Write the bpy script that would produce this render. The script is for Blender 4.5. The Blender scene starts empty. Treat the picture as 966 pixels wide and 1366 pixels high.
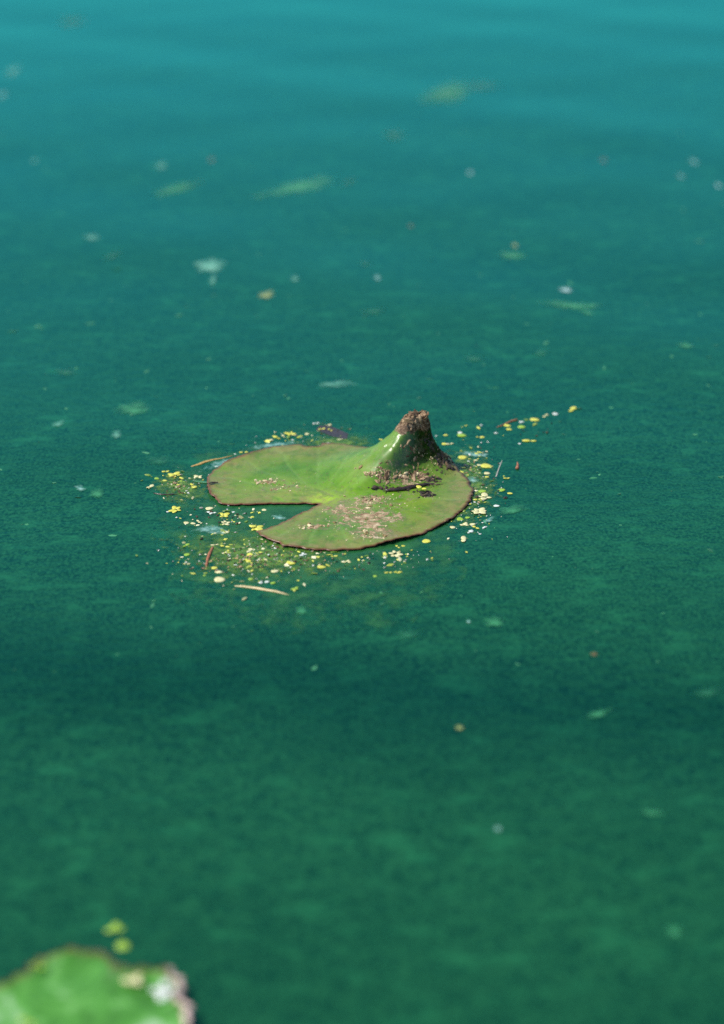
import bpy, bmesh, math, random
import numpy as np
from mathutils import Vector, Matrix, noise
from mathutils.geometry import delaunay_2d_cdt
from mathutils.bvhtree import BVHTree

random.seed(11)
S = bpy.context.scene
C = S.collection
R = math.radians

# ------------------------------------------------------------------ camera
LENS = 64.0
DEP, DIST = R(24.5), 2.2 * LENS / 98.0
cam_loc = Vector((0, -DIST * math.cos(DEP), DIST * math.sin(DEP)))
cd = bpy.data.cameras.new('camera')
cam = bpy.data.objects.new('camera', cd); C.objects.link(cam)
cam.location = cam_loc
cam.rotation_euler = (math.pi / 2 - DEP, 0, 0)
cd.sensor_fit = 'HORIZONTAL'; cd.sensor_width = 24.0; cd.lens = LENS
cd.clip_start = 0.05; cd.clip_end = 1000
cd.dof.use_dof = True; cd.dof.focus_distance = DIST + 0.004; cd.dof.aperture_fstop = 3.2
S.camera = cam

# ------------------------------------------------------------------ sky, sun, exposure
SUN_EL, SUN_ROT = R(53), R(267)          # sun stands to the left, a little behind the camera
w = bpy.data.worlds.new('World'); S.world = w; w.use_nodes = True
nt = w.node_tree; bg = nt.nodes['Background']
sk = nt.nodes.new('ShaderNodeTexSky'); sk.sky_type = 'NISHITA'; sk.sun_disc = False
sk.sun_elevation = SUN_EL; sk.sun_rotation = SUN_ROT; sk.air_density = 1.0; sk.dust_density = 1.0; sk.ozone_density = 2.0
nt.links.new(sk.outputs[0], bg.inputs[0]); bg.inputs[1].default_value = 0.15
sd = bpy.data.lights.new('sun', 'SUN'); sd.energy = 5.0; sd.angle = R(0.5); sd.color = (1, 0.95, 0.86)
sun = bpy.data.objects.new('sun', sd); C.objects.link(sun)
to_sun = Vector((math.sin(SUN_ROT) * math.cos(SUN_EL), math.cos(SUN_ROT) * math.cos(SUN_EL), math.sin(SUN_EL)))
sun.rotation_euler = to_sun.to_track_quat('Z', 'Y').to_euler(); sun.location = (-3, -1, 5)
S.view_settings.view_transform = 'Standard'; S.view_settings.look = 'None'
S.view_settings.exposure = 0.08; S.view_settings.gamma = 1.0
S.cycles.use_denoising = False
S.cycles.transparent_max_bounces = 16
S.cycles.caustics_reflective = False; S.cycles.caustics_refractive = False

# ------------------------------------------------------------------ helpers
PXM = 24.0 / 966.0
def at(px, py, z=0.0):
    """photograph position -> point on the level plane z, where that thing floats"""
    v = Vector(((px - 483) * PXM / LENS, -(py - 683) * PXM / LENS, -1.0))
    v = Matrix.Rotation(math.pi / 2 - DEP, 3, 'X') @ v
    t = (z - cam_loc.z) / v.z
    return cam_loc + v * t
MPX = DIST * PXM / LENS                       # metres per photograph pixel at the pad

def tag(o, label=None, cat=None, group=None, kind=None):
    if label: o['label'] = label
    if cat: o['category'] = cat
    if group: o['group'] = group
    if kind: o['kind'] = kind
    return o
def mesh_obj(name, verts, faces, mat, parent=None, smooth=True, attrs=None, loc=None):
    me = bpy.data.meshes.new(name)
    me.from_pydata([tuple(v) for v in verts], [], [tuple(f) for f in faces])
    if smooth: me.polygons.foreach_set('use_smooth', [True] * len(me.polygons))
    for k, vals in (attrs or {}).items():
        a = me.attributes.new(k, 'FLOAT', 'POINT'); a.data.foreach_set('value', [float(x) for x in vals])
    for m in (mat if isinstance(mat, (list, tuple)) else [mat]): me.materials.append(m)
    me.update()
    o = bpy.data.objects.new(name, me); C.objects.link(o)
    if parent: o.parent = parent
    if loc is not None: o.location = loc
    return o
def empty(name, loc):
    o = bpy.data.objects.new(name, None); C.objects.link(o); o.location = loc; o.empty_display_size = 0.01
    return o

class NT:
    def __init__(s, name):
        s.m = bpy.data.materials.new(name); s.m.use_nodes = True; s.t = s.m.node_tree
        s.t.nodes.clear(); s.out = s.t.nodes.new('ShaderNodeOutputMaterial')
        s.tc = s.t.nodes.new('ShaderNodeTexCoord')
    def n(s, typ, **kw):
        nd = s.t.nodes.new(typ)
        for k, v in kw.items():
            if k.startswith('i_'):
                nd.inputs[k[2:].replace('_', ' ')].default_value = v
            else: setattr(nd, k, v)
        return nd
    def l(s, a, b): s.t.links.new(a, b)
    def noise(s, scale, detail=3, rough=0.55, vec=None, dist=0.0):
        nd = s.n('ShaderNodeTexNoise'); nd.inputs['Scale'].default_value = scale
        nd.inputs['Detail'].default_value = detail; nd.inputs['Roughness'].default_value = rough
        nd.inputs['Distortion'].default_value = dist
        s.l(vec or s.tc.outputs['Object'], nd.inputs['Vector']); return nd.outputs['Fac']
    def ramp(s, fac, stops, interp='LINEAR'):
        nd = s.n('ShaderNodeValToRGB'); cr = nd.color_ramp; cr.interpolation = interp
        while len(cr.elements) < len(stops): cr.elements.new(0.5)
        for e, (p, c) in zip(cr.elements, stops):
            e.position = p; e.color = (*c, 1) if isinstance(c, tuple) else (c, c, c, 1)
        s.l(fac, nd.inputs[0]); return nd.outputs['Color']
    def mix(s, fac, a, b, blend='MIX'):
        nd = s.n('ShaderNodeMix', data_type='RGBA', blend_type=blend)
        for inp, v in ((nd.inputs[0], fac), (nd.inputs[6], a), (nd.inputs[7], b)):
            if isinstance(v, (int, float)): inp.default_value = v
            elif isinstance(v, tuple): inp.default_value = (*v, 1)
            else: s.l(v, inp)
        return nd.outputs[2]
    def math(s, op, a, b=0.0, c=None):
        nd = s.n('ShaderNodeMath', operation=op)
        for i, v in enumerate((a, b) if c is None else (a, b, c)):
            if isinstance(v, (int, float)): nd.inputs[i].default_value = v
            else: s.l(v, nd.inputs[i])
        return nd.outputs[0]
    def attr(s, name): return s.n('ShaderNodeAttribute', attribute_name=name).outputs['Fac']
    def mapping(s, scale=(1, 1, 1), shade_rot=(0, 0, 0)):
        nd = s.n('ShaderNodeMapping'); nd.inputs['Scale'].default_value = scale; nd.inputs['Rotation'].default_value = shade_rot
        s.l(s.tc.outputs['Object'], nd.inputs['Vector']); return nd.outputs[0]
    def bump(s, h, strength=0.3, dist=0.001):
        nd = s.n('ShaderNodeBump'); nd.inputs['Strength'].default_value = strength; nd.inputs['Distance'].default_value = dist
        s.l(h, nd.inputs['Height']); return nd.outputs[0]
    def pbsdf(s, color, rough=0.5, spec=0.5, normal=None, sss=0.0, alpha=None, trans=0.0, coat=0.0):
        p = s.n('ShaderNodeBsdfPrincipled')
        if isinstance(color, tuple): p.inputs['Base Color'].default_value = (*color, 1)
        else: s.l(color, p.inputs['Base Color'])
        if isinstance(rough, (int, float)): p.inputs['Roughness'].default_value = rough
        else: s.l(rough, p.inputs['Roughness'])
        if isinstance(spec, (int, float)): p.inputs['Specular IOR Level'].default_value = spec
        else: s.l(spec, p.inputs['Specular IOR Level'])
        p.inputs['Coat Weight'].default_value = coat; p.inputs['Coat Roughness'].default_value = 0.12
        if normal is not None: s.l(normal, p.inputs['Normal'])
        if alpha is not None: s.l(alpha, p.inputs['Alpha'])
        return p.outputs[0]
    def done(s, sh):
        s.l(sh, s.out.inputs['Surface']); return s.m

def mixsh(t, fac, a, b):
    nd = t.n('ShaderNodeMixShader')
    if isinstance(fac, (int, float)): nd.inputs[0].default_value = fac
    else: t.l(fac, nd.inputs[0])
    t.l(a, nd.inputs[1]); t.l(b, nd.inputs[2]); return nd.outputs[0]

# ------------------------------------------------------------------ materials
def algae_colour(t, dark, mid, light, fine=420.0):
    """clumps of suspended algae: fine grain over larger drifting clouds"""
    f = t.noise(fine, 2, 0.6, t.mapping((1, 0.8, 1)))
    c = t.ramp(f, [(0.38, dark), (0.50, mid), (0.64, light)])
    b = t.noise(70.0, 3, 0.6, t.mapping((1, 1.6, 1)), 0.6)
    c = t.mix(t.ramp(b, [(0.42, 0.0), (0.70, 0.6)]), c, light)
    return c

PHASE = 2.43
def mat_water():
    t = NT('pond_water')
    col = algae_colour(t, (0.004, 0.042, 0.020), (0.008, 0.077, 0.032), (0.018, 0.125, 0.046), 430.0)
    # loose strings and scraps of weed hanging just under the surface show as paler patches
    st = t.noise(34.0, 4, 0.62, t.mapping((0.8, 1.3, 1), (0, 0, R(14))), 0.3)
    col = t.mix(t.ramp(st, [(0.54, 0.0), (0.68, 0.5)]), col, (0.024, 0.19, 0.070))
    # one darker band: a dark reflection on the swell put into the water's colour
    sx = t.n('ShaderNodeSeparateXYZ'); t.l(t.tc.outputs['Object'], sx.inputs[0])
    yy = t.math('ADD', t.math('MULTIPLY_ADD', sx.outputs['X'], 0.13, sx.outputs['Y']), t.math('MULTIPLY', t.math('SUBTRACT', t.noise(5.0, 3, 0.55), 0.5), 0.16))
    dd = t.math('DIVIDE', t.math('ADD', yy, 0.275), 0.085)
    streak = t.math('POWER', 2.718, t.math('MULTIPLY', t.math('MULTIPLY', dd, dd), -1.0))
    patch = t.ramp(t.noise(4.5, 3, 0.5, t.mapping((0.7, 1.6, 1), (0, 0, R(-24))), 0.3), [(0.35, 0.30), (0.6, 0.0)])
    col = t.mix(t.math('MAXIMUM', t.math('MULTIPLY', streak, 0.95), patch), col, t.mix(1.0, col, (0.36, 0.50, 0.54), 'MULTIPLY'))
    n1 = t.noise(55.0, 2, 0.5, t.mapping((1, 2.0, 1)))
    n2 = t.noise(300.0, 2, 0.5)
    nb = t.bump(t.math('ADD', n1, t.math('MULTIPLY', n2, 0.22)), 0.22, 0.0012)
    d = t.n('ShaderNodeBsdfDiffuse'); t.l(col, d.inputs[0])
    tr = t.n('ShaderNodeBsdfTransparent'); tr.inputs[0].default_value = (0.55, 0.92, 0.80, 1)
    body = mixsh(t, 0.30, d.outputs[0], tr.outputs[0])
    g = t.n('ShaderNodeBsdfGlossy'); g.inputs['Color'].default_value = (0.10, 1.0, 0.97, 1); g.inputs['Roughness'].default_value = 0.10
    t.l(nb, g.inputs['Normal'])
    fr = t.n('ShaderNodeFresnel'); fr.inputs[0].default_value = 1.36; t.l(nb, fr.inputs['Normal'])
    return t.done(mixsh(t, fr.outputs[0], body, g.outputs[0]))

def mat_murk():
    t = NT('algae_murk')
    col = algae_colour(t, (0.001, 0.026, 0.014), (0.003, 0.052, 0.024), (0.008, 0.10, 0.04), 260.0)
    return t.done(t.pbsdf(col, 0.9, 0.0))

def mat_pad(far=False):
    t = NT('pad_leaf' if not far else 'near_pad_leaf')
    g1 = t.ramp(t.noise(26, 4, 0.6), [(0.34, (0.060, 0.20, 0.008)), (0.52, (0.125, 0.27, 0.018)), (0.70, (0.19, 0.30, 0.035))])
    if far:
        g1 = t.ramp(t.noise(42, 4, 0.65, None, 0.8), [(0.36, (0.030, 0.13, 0.010)), (0.5, (0.06, 0.23, 0.025)), (0.58, (0.11, 0.32, 0.06)), (0.68, (0.32, 0.46, 0.30))])
        return t.done(t.pbsdf(t.mix(t.ramp(t.attr('rim'), [(0.0, 0.7), (0.10, 0.0)]), g1, (0.16, 0.10, 0.05)), 0.35, 0.5, t.bump(t.noise(60, 3), 0.5, 0.002)))
    rim, crust, tip, heart, shade_moss = (t.attr(k) for k in ('rim', 'crust', 'tip', 'heart', 'shade_moss'))
    # bright yellow-green where the stalk meets the blade
    c = t.mix(heart, g1, (0.36, 0.62, 0.008))
    # ageing: tan and grey bloom spreads in from the rim, in patches
    bl = t.noise(38, 5, 0.65, None, 0.4)
    fade = t.math('MULTIPLY', t.ramp(rim, [(0.0, 1.0), (0.25, 0.72), (0.9, 0.0)]), t.ramp(t.math('ADD', t.math('MULTIPLY', bl, 0.6), t.math('MULTIPLY', t.noise(170, 3, 0.7), 0.4)), [(0.38, 0.10), (0.58, 1.0)]))
    c = t.mix(fade, c, (0.27, 0.215, 0.080))
    # veins radiating from the stalk
    v = t.attr('vein')
    c = t.mix(t.math('MULTIPLY', v, 0.35), c, (0.22, 0.36, 0.08))
    c = t.mix(t.ramp(t.noise(75, 5, 0.68, None, 0.5), [(0.50, 0.0), (0.66, 0.6)]), c, (0.045, 0.15, 0.012))
    c = t.mix(t.ramp(rim, [(0.0, 0.9), (0.025, 0.6), (0.07, 0.0)]), c, (0.14, 0.030, 0.016))
    c = t.mix(shade_moss, c, t.ramp(t.noise(130, 4, 0.7), [(0.38, (0.010, 0.048, 0.003)), (0.55, (0.030, 0.11, 0.006)), (0.66, (0.10, 0.15, 0.03))]))  # mossy green, deepened to paint the shaded front of the peak
    c = t.mix(t.math('MULTIPLY', t.attr('shade_rot'), t.ramp(t.noise(200, 4, 0.7), [(0.35, 1.0), (0.62, 0.35)])), c, (0.012, 0.009, 0.005))  # near-black shade mixed into the right side of the peak
    # dried mineral and silt crust
    fine = t.noise(330, 4, 0.7); mid = t.noise(120, 5, 0.7, None, 1.0)
    cm = t.math('MULTIPLY', t.math('ADD', crust, 0.0), 1.0)
    thr = t.math('ADD', t.math('MULTIPLY', mid, 1.0), t.math('MULTIPLY', fine, 0.40))
    k = t.math('ADD', thr, t.math('MULTIPLY', cm, 0.275))
    km = t.ramp(k, [(0.965, 0.0), (1.0, 1.0)])
    cc = t.ramp(t.noise(240, 3), [(0.3, (0.17, 0.10, 0.055)), (0.55, (0.40, 0.29, 0.17)), (0.75, (0.66, 0.55, 0.38))])
    c = t.mix(km, c, cc)
    sm = t.ramp(k, [(0.82, 0.0), (0.97, 0.5)])
    c = t.mix(sm, c, t.mix(km, (0.20, 0.19, 0.11), cc))
    # pale specks of pollen
    sp = t.noise(700, 1, 0.4)
    c = t.mix(t.math('MULTIPLY', t.ramp(sp, [(0.76, 0.0), (0.79, 1.0)]), 0.8), c, (0.55, 0.5, 0.33))
    sb = t.noise(520, 2, 0.6)
    c = t.mix(t.math('MULTIPLY', t.ramp(sb, [(0.62, 0.0), (0.68, 1.0)]), 0.6), c, (0.17, 0.10, 0.045))
    # dead brown tissue on the torn peak
    tk = t.math('ADD', tip, t.math('MULTIPLY', t.math('SUBTRACT', t.noise(150, 4, 0.7), 0.5), 0.9))
    tm = t.ramp(tk, [(0.46, 0.0), (0.54, 1.0)])
    bc = t.ramp(t.noise(420, 4, 0.7), [(0.32, (0.035, 0.018, 0.009)), (0.5, (0.17, 0.10, 0.055)), (0.66, (0.42, 0.30, 0.19))])
    c = t.mix(tm, c, bc)
    h = t.math('ADD', t.math('MULTIPLY', km, 0.9), t.math('ADD', t.math('MULTIPLY', bl, 1.2), t.math('MULTIPLY', fine, t.math('MULTIPLY_ADD', tm, 3.0, 0.35))))
    h = t.math('MULTIPLY', h, t.math('MULTIPLY_ADD', t.attr('wet'), -0.85, 1.0))
    nb = t.bump(h, 0.45, 0.0011)
    ro = t.math('ADD', t.math('MULTIPLY_ADD', t.attr('wet'), 0.04, 0.33), t.math('MULTIPLY', t.math('MAXIMUM', t.math('MAXIMUM', km, tm), t.attr('shade_rot')), 0.5))
    p = t.pbsdf(c, ro, t.math('ADD', t.math('MULTIPLY_ADD', t.math('MAXIMUM', t.attr('shade_rot'), t.math('MULTIPLY', shade_moss, t.math('SUBTRACT', 1.0, t.attr('wet')))), -0.38, 0.45), t.math('MULTIPLY', t.attr('wet'), 0.4)), nb)
    tl = t.n('ShaderNodeBsdfTranslucent'); t.l(t.mix(1.0, c, (0.9, 1.0, 0.3), 'MULTIPLY'), tl.inputs[0])
    return t.done(mixsh(t, 0.16, p, tl.outputs[0]))

def mat_simple(name, c1, c2, scale=300, rough=0.5, spec=0.5, bump=0.3, trans=0.0):
    t = NT(name)
    f = t.noise(scale, 4, 0.65)
    if name.startswith('crumb') or name.startswith('flake'): f = t.math('ADD', t.math('MULTIPLY', f, 0.4), t.math('MULTIPLY', t.attr('rnd'), 0.62))
    c = t.ramp(f, [(0.33, c1), (0.67, c2)])
    p = t.pbsdf(c, rough, spec, t.bump(f, bump, 0.0008))
    if trans:
        tl = t.n('ShaderNodeBsdfTranslucent'); t.l(c, tl.inputs[0]); p = mixsh(t, trans, p, tl.outputs[0])
    return t.done(p)

def mat_film(name, c1, c2, amax, rough=0.25, scale=90, lo=0.25, hi=0.75):
    """thin drowned scrap or film: its edge melts into the murky water"""
    t = NT(name)
    f = t.noise(scale, 4, 0.65)
    c = t.ramp(f, [(0.35, c1), (0.65, c2)])
    e = t.math('ADD', t.attr('core'), t.math('MULTIPLY', t.math('SUBTRACT', f, 0.5), 1.7))
    a = t.math('MULTIPLY', t.ramp(e, [(lo, 0.0), (hi, 1.0)]), amax)
    return t.done(t.pbsdf(c, rough, 0.5, None, alpha=a))

M = dict(
    water=mat_water(), murk=mat_murk(), pad=mat_pad(), pad2=mat_pad(True),
    margin=mat_simple('pad_margin', (0.045, 0.010, 0.008), (0.20, 0.060, 0.040), 260, 0.5),
    margin2=mat_simple('flake_margin', (0.035, 0.022, 0.012), (0.72, 0.52, 0.47), 60, 0.4),
    under=mat_simple('pad_underside', (0.05, 0.015, 0.012), (0.13, 0.05, 0.03), 90, 0.5),
    Y=mat_simple('duckweed_yellow', (0.52, 0.52, 0.03), (0.80, 0.78, 0.16), 900, 0.35, trans=0.2),
    P=mat_simple('duckweed_cream', (0.58, 0.56, 0.22), (0.84, 0.80, 0.50), 900, 0.4, trans=0.2),
    G=mat_simple('duckweed_lime', (0.22, 0.42, 0.03), (0.40, 0.60, 0.07), 900, 0.35, trans=0.2),
    W=mat_simple('bleached_scrap', (0.55, 0.62, 0.55), (0.82, 0.86, 0.80), 900, 0.4, trans=0.2),
    flake_y=mat_simple('flake_yellow', (0.10, 0.20, 0.02), (0.66, 0.66, 0.10), 900, 0.4),
    flake_p=mat_simple('flake_pale', (0.22, 0.24, 0.09), (0.80, 0.76, 0.48), 900, 0.45),
    root=mat_simple('duckweed_shade', (0.03, 0.05, 0.01), (0.10, 0.14, 0.03), 900, 0.5),
    straw=mat_simple('dry_straw', (0.40, 0.28, 0.11), (0.78, 0.64, 0.36), 700, 0.45),
    tan=mat_simple('tan_leaf', (0.34, 0.19, 0.04), (0.62, 0.42, 0.14), 500, 0.45),
    redtwig=mat_simple('russet_twig', (0.16, 0.05, 0.02), (0.42, 0.16, 0.07), 600, 0.55),
    darktwig=mat_simple('dark_wet_twig', (0.010, 0.006, 0.005), (0.065, 0.035, 0.028), 500, 0.28, 0.7),
    darkleaf=mat_simple('dark_leaf_scrap', (0.012, 0.020, 0.018), (0.05, 0.03, 0.03), 200, 0.3),
    crumb_tan=mat_simple('crumbs_tan', (0.22, 0.15, 0.06), (0.66, 0.55, 0.33), 800, 0.8),
    crumb_dark=mat_simple('crumbs_dark', (0.010, 0.008, 0.006), (0.07, 0.045, 0.025), 800, 0.7),
    crumb_brown=mat_simple('crumbs_brown', (0.10, 0.055, 0.025), (0.38, 0.26, 0.15), 700, 0.8),
    crumb_grey=mat_simple('crumbs_grey', (0.30, 0.30, 0.26), (0.70, 0.72, 0.66), 800, 0.7),
    fgreen=mat_film('drowned_green', (0.02, 0.18, 0.07), (0.06, 0.34, 0.14), 0.60, 0.35, 70, 0.0, 0.75),
    fbright=mat_film('drowned_bright_green', (0.03, 0.25, 0.10), (0.09, 0.42, 0.19), 0.62, 0.35, 60, 0.05, 0.9),
    fmint=mat_film('drowned_bright_mint', (0.10, 0.42, 0.28), (0.26, 0.58, 0.42), 0.66, 0.35, 70, 0.05, 0.8),
    fdim=mat_film('drowned_dim_green', (0.012, 0.13, 0.06), (0.03, 0.22, 0.10), 0.55, 0.3, 70, 0.1, 1.0),
    fpale=mat_film('drowned_mint', (0.08, 0.36, 0.24), (0.22, 0.54, 0.38), 0.55, 0.3, 90, 0.1, 1.0),
    ftan=mat_film('drowned_tan', (0.24, 0.34, 0.10), (0.42, 0.46, 0.16), 0.6),
    fblue=mat_film('bluish_glint_foam', (0.08, 0.34, 0.28), (0.40, 0.68, 0.60), 0.62, 0.2, 160, 0.25, 1.0),  # pale blue for foam specks and for sky glints painted beside the pad
    fwhite=mat_film('white_scrap', (0.35, 0.65, 0.62), (0.65, 0.85, 0.80), 0.6),
    frust=mat_film('rusty_scrap', (0.22, 0.12, 0.05), (0.36, 0.20, 0.08), 0.38),
    fhalo=mat_film('suspended_algae', (0.010, 0.10, 0.030), (0.035, 0.18, 0.045), 0.55, 0.3, 60, 0.02, 0.5),
    scrap=mat_simple('flake_drowned', (0.008, 0.095, 0.036), (0.05, 0.24, 0.10), 300, 0.4),
    folive=mat_film('olive_algae_mat', (0.018, 0.11, 0.018), (0.13, 0.24, 0.025), 0.80, 0.4, 150, 0.22, 0.85),
)

# ------------------------------------------------------------------ water
def wave(x, y):
    f = math.exp(-((x * x + y * y) / 60.0))
    h = 0
    for k, (lam, a, ang, ph) in enumerate(((0.62, 0.3, 66, 2.2), (0.38, 0.42, 58, 0.4), (0.24, 0.30, 56, 1.9), (0.95, 0.4, 62, 0.9), (0.17, 0.12, 118, 0.3), (0.29, 0.20, 112, 4.0))):
        d = (x * math.cos(R(ang)) + y * math.sin(R(ang))) * 2 * math.pi / lam + ph
        calm = (1 - 0.85 * math.exp(-((x + .02) ** 2 + y * y) / 0.03)) * (1 - 0.9 * math.exp(-((x + .19) ** 2 + (y + .62) ** 2) / 0.03))      # the pad damps the ripples round it
        h += a * 0.001 * math.sin(d) * calm
    return h * f - 0.0
def axis(lo, hi, fine, far):
    v = list(np.arange(lo, hi, fine)); s = fine
    a = v[0]; b = v[-1]; L, H = [], []
    while b < far: s *= 1.25; b += s; H.append(b)
    s = fine
    while a > -far: s *= 1.25; a -= s; L.append(a)
    return L[::-1] + v + H
def sheet(name, z, mat, fn, fine, far=300):
    xs = axis(-0.9, 0.9, fine, far); ys = axis(-0.9, 3.2, fine, far)
    V = [(x, y, z + fn(x, y)) for y in ys for x in xs]; nx = len(xs)
    F = [(j * nx + i, j * nx + i + 1, (j + 1) * nx + i + 1, (j + 1) * nx + i) for j in range(len(ys) - 1) for i in range(nx - 1)]
    return mesh_obj(name, V, F, mat)
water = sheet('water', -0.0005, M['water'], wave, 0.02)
tag(water, 'still green pond water clouded with algae, reflecting blue sky farther out', kind='structure')
bed = sheet('pond_bed', -0.03, M['murk'], lambda x, y: 0.0, 0.2)
tag(bed, 'dense green algae murk below the water surface', kind='structure')
def wz(x, y): return -0.0005 + wave(x, y)

# ------------------------------------------------------------------ lily pads
def seg_dist(P, poly):
    A = np.array(poly); B = np.roll(A, -1, axis=0); d = np.full(len(P), 1e9)
    for a, b in zip(A, B):
        ab = b - a; t = np.clip(((P - a) @ ab) / max(ab @ ab, 1e-12), 0, 1)
        d = np.minimum(d, np.linalg.norm(P - (a + t[:, None] * ab), axis=1))
    return d
def inside(P, poly):
    x, y = P[:, 0], P[:, 1]; c = np.zeros(len(P), bool); n = len(poly)
    for i in range(n):
        x1, y1 = poly[i]; x2, y2 = poly[(i + 1) % n]
        if y1 == y2: continue
        c ^= ((y1 > y) != (y2 > y)) & (x < (x2 - x1) * (y - y1) / (y2 - y1) + x1)
    return c
def densify(pts, step, rag, close_smooth=True, seed=0.0):
    out = []; n = len(pts)
    for i in range(n):
        p0, p1, p2, p3 = (np.array(pts[(i + k - 1) % n][:2]) for k in range(4))
        sharp1 = len(pts[i]) > 2; sharp2 = len(pts[(i + 1) % n]) > 2
        if sharp1: p0 = p1
        if sharp2: p3 = p2
        L = np.linalg.norm(p2 - p1); m = max(1, int(L / step))
        for k in range(m):
            u = k / m
            q = 0.5 * ((2 * p1) + (-p0 + p2) * u + (2 * p0 - 5 * p1 + 4 * p2 - p3) * u * u + (-p0 + 3 * p1 - 3 * p2 + p3) * u ** 3)
            s = len(out) * step
            r = noise.noise(Vector((q[0] * 260, q[1] * 260, seed))) * rag + noise.noise(Vector((q[0] * 90, q[1] * 90, seed + 5))) * rag * 0.8
            tdir = p2 - p1; nrm = np.array([-tdir[1], tdir[0]]) / max(L, 1e-9)
            out.append(tuple(q + nrm * r))
    return out
def leaf_mesh(outline, spacing, extra=None):
    P = np.array(outline); lo, hi = P.min(0), P.max(0)
    gx, gy = np.meshgrid(np.arange(lo[0], hi[0], spacing), np.arange(lo[1], hi[1], spacing * 0.866))
    gx = gx + (np.arange(gx.shape[0])[:, None] % 2) * spacing * 0.5
    G = np.stack([gx.ravel(), gy.ravel()], 1)
    if extra is not None: G = np.vstack([G, extra])
    G = G[inside(G, outline)]; G = G[seg_dist(G, outline) > spacing * 0.55]
    allp = [Vector(p) for p in outline] + [Vector(p) for p in G]
    n = len(outline)
    r = delaunay_2d_cdt(allp, [(i, (i + 1) % n) for i in range(n)], [], 1, 1e-7)
    return np.array([(v.x, v.y) for v in r[0]]), [tuple(f) for f in r[2]]

PADZ = 0.0016
# outline on the water plane, clockwise from the notch; a third value marks a corner
pts = [(427, 671.5, 1), (397, 670.5), (335, 671.5), (301, 672), (290, 670, 1), (287, 663), (280, 657), (277, 645), (280, 633), (289, 624.5),
       (304, 616.5), (320, 610), (345, 602), (366, 596), (397, 593.5), (405, 596.5, 1), (424, 596.5), (430, 592, 1), (453, 591.5), (480, 594.5),
       (500, 596), (530, 595), (560, 598), (580, 603), (596, 611), (607, 622), (612, 630, 1), (617, 632), (626, 643), (630, 657), (623, 673), (601, 691.5),
       (577, 705), (550, 715), (518, 723.5), (479, 730.5), (443, 732.5), (413, 731.5), (382, 727), (360, 719.5), (341, 710, 1), (354, 705), (382, 694), (404, 683)]
W2 = [tuple(at(p[0], p[1], PADZ)[:2]) + ((1,) if len(p) > 2 else ()) for p in pts]
OUT = densify(W2, 0.0014, 0.0014)
cc = at(559, 624, 0); CX, CY = cc.x, cc.y
ex = []
for s in np.arange(0.001, 0.03, 0.0011):
    for k in range(int(2 * math.pi * s / 0.0011)):
        a = k * 0.0011 / s; ex.append((CX + s * math.cos(a), CY + s * math.sin(a)))
V2, F2 = leaf_mesh(OUT, 0.0017, np.array(ex))
ZL = np.array([.044, .038, .026, .017, .010, .004, .0])
PROF = {0: [11, 14, 17, 24, 33, 44, 58], 45: [9, 13, 19, 27, 36, 46, 60], 90: [8, 12, 20, 29, 37, 46, 60], 135: [10, 19, 32, 46, 60, 78, 100],
        180: [13, 25, 40, 60, 82, 110, 145], 205: [14, 26, 45, 66, 88, 115, 150], 224: [13, 24, 46, 68, 90, 114, 142], 242: [9, 13, 22, 32, 45, 62, 88], 260: [8, 10, 14, 19, 27, 38, 56],
        285: [8, 10, 13, 17, 23, 34, 52], 320: [10, 13, 15, 20, 28, 40, 55], 360: [11, 14, 17, 24, 33, 44, 58]}
ka = sorted(PROF)
def cone(P):
    dx, dy = P[:, 0] - CX, P[:, 1] - CY; s = np.hypot(dx, dy) / MPX; a = np.degrees(np.arctan2(dy, dx)) % 360
    rr = np.stack([np.interp(a, ka, [PROF[k][i] for k in ka]) for i in range(7)], 1)
    z = np.array([np.interp(si, r, ZL) for si, r in zip(s, rr)])
    core = np.clip(1 - s / 8.0, 0, 1); z -= core * 0.007
    return z, s
z, s_ = cone(V2)
# smooth the mound over the mesh
E = np.array([(f[i], f[(i + 1) % 3]) for f in F2 for i in range(3)])
for _ in range(3):
    acc = np.zeros(len(z)); cnt = np.zeros(len(z))
    np.add.at(acc, E[:, 0], z[E[:, 1]]); np.add.at(cnt, E[:, 0], 1); np.add.at(acc, E[:, 1], z[E[:, 0]]); np.add.at(cnt, E[:, 1], 1)
    z = 0.5 * z + 0.5 * acc / np.maximum(cnt, 1)
rim = seg_dist(V2, OUT)
heart = at(430, 667, 0); HX, HY = heart.x, heart.y
th = np.arctan2(V2[:, 1] - HY, V2[:, 0] - HX); dh = np.hypot(V2[:, 0] - HX, V2[:, 1] - HY)
nz = np.array([noise.noise(Vector((x * 28, y * 28, 3.3))) for x, y in V2])
nz2 = np.array([noise.noise(Vector((x * 140, y * 140, 7.3))) for x, y in V2])
nz3 = np.array([noise.noise(Vector((x * 420, y * 420, 9.3))) for x, y in V2])
vein = np.clip(np.cos(th * 19 + nz * 2.0), 0, 1) ** 14 * np.clip(dh / 0.02, 0, 1) * np.clip(rim / 0.012, 0, 1)
lift = np.clip(1 - rim / 0.012, 0, 1)
zz = PADZ + z + 0.0009 * nz + 0.00025 * nz2 - 0.0003 * vein + lift ** 2 * (0.0002 + 0.0018 * nz)
zz -= np.clip(1 - dh / 0.03, 0, 1) * 0.0008
tipm = np.clip((z - 0.024) / 0.016, 0, 1)
zz += (tipm > 0) * tipm * (nz2 * 0.0016 + nz3 * 0.0026)
zz += np.clip((z - .006) / .01, 0, 1) * np.clip(1 - tipm * 2, 0, 1) * (nz2 * 0.0011 + nz * 0.0016)
zz = np.maximum(zz, 0.0012)
def wpx(px, py, z=PADZ): v = at(px, py, z); return v.x, v.y
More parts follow.
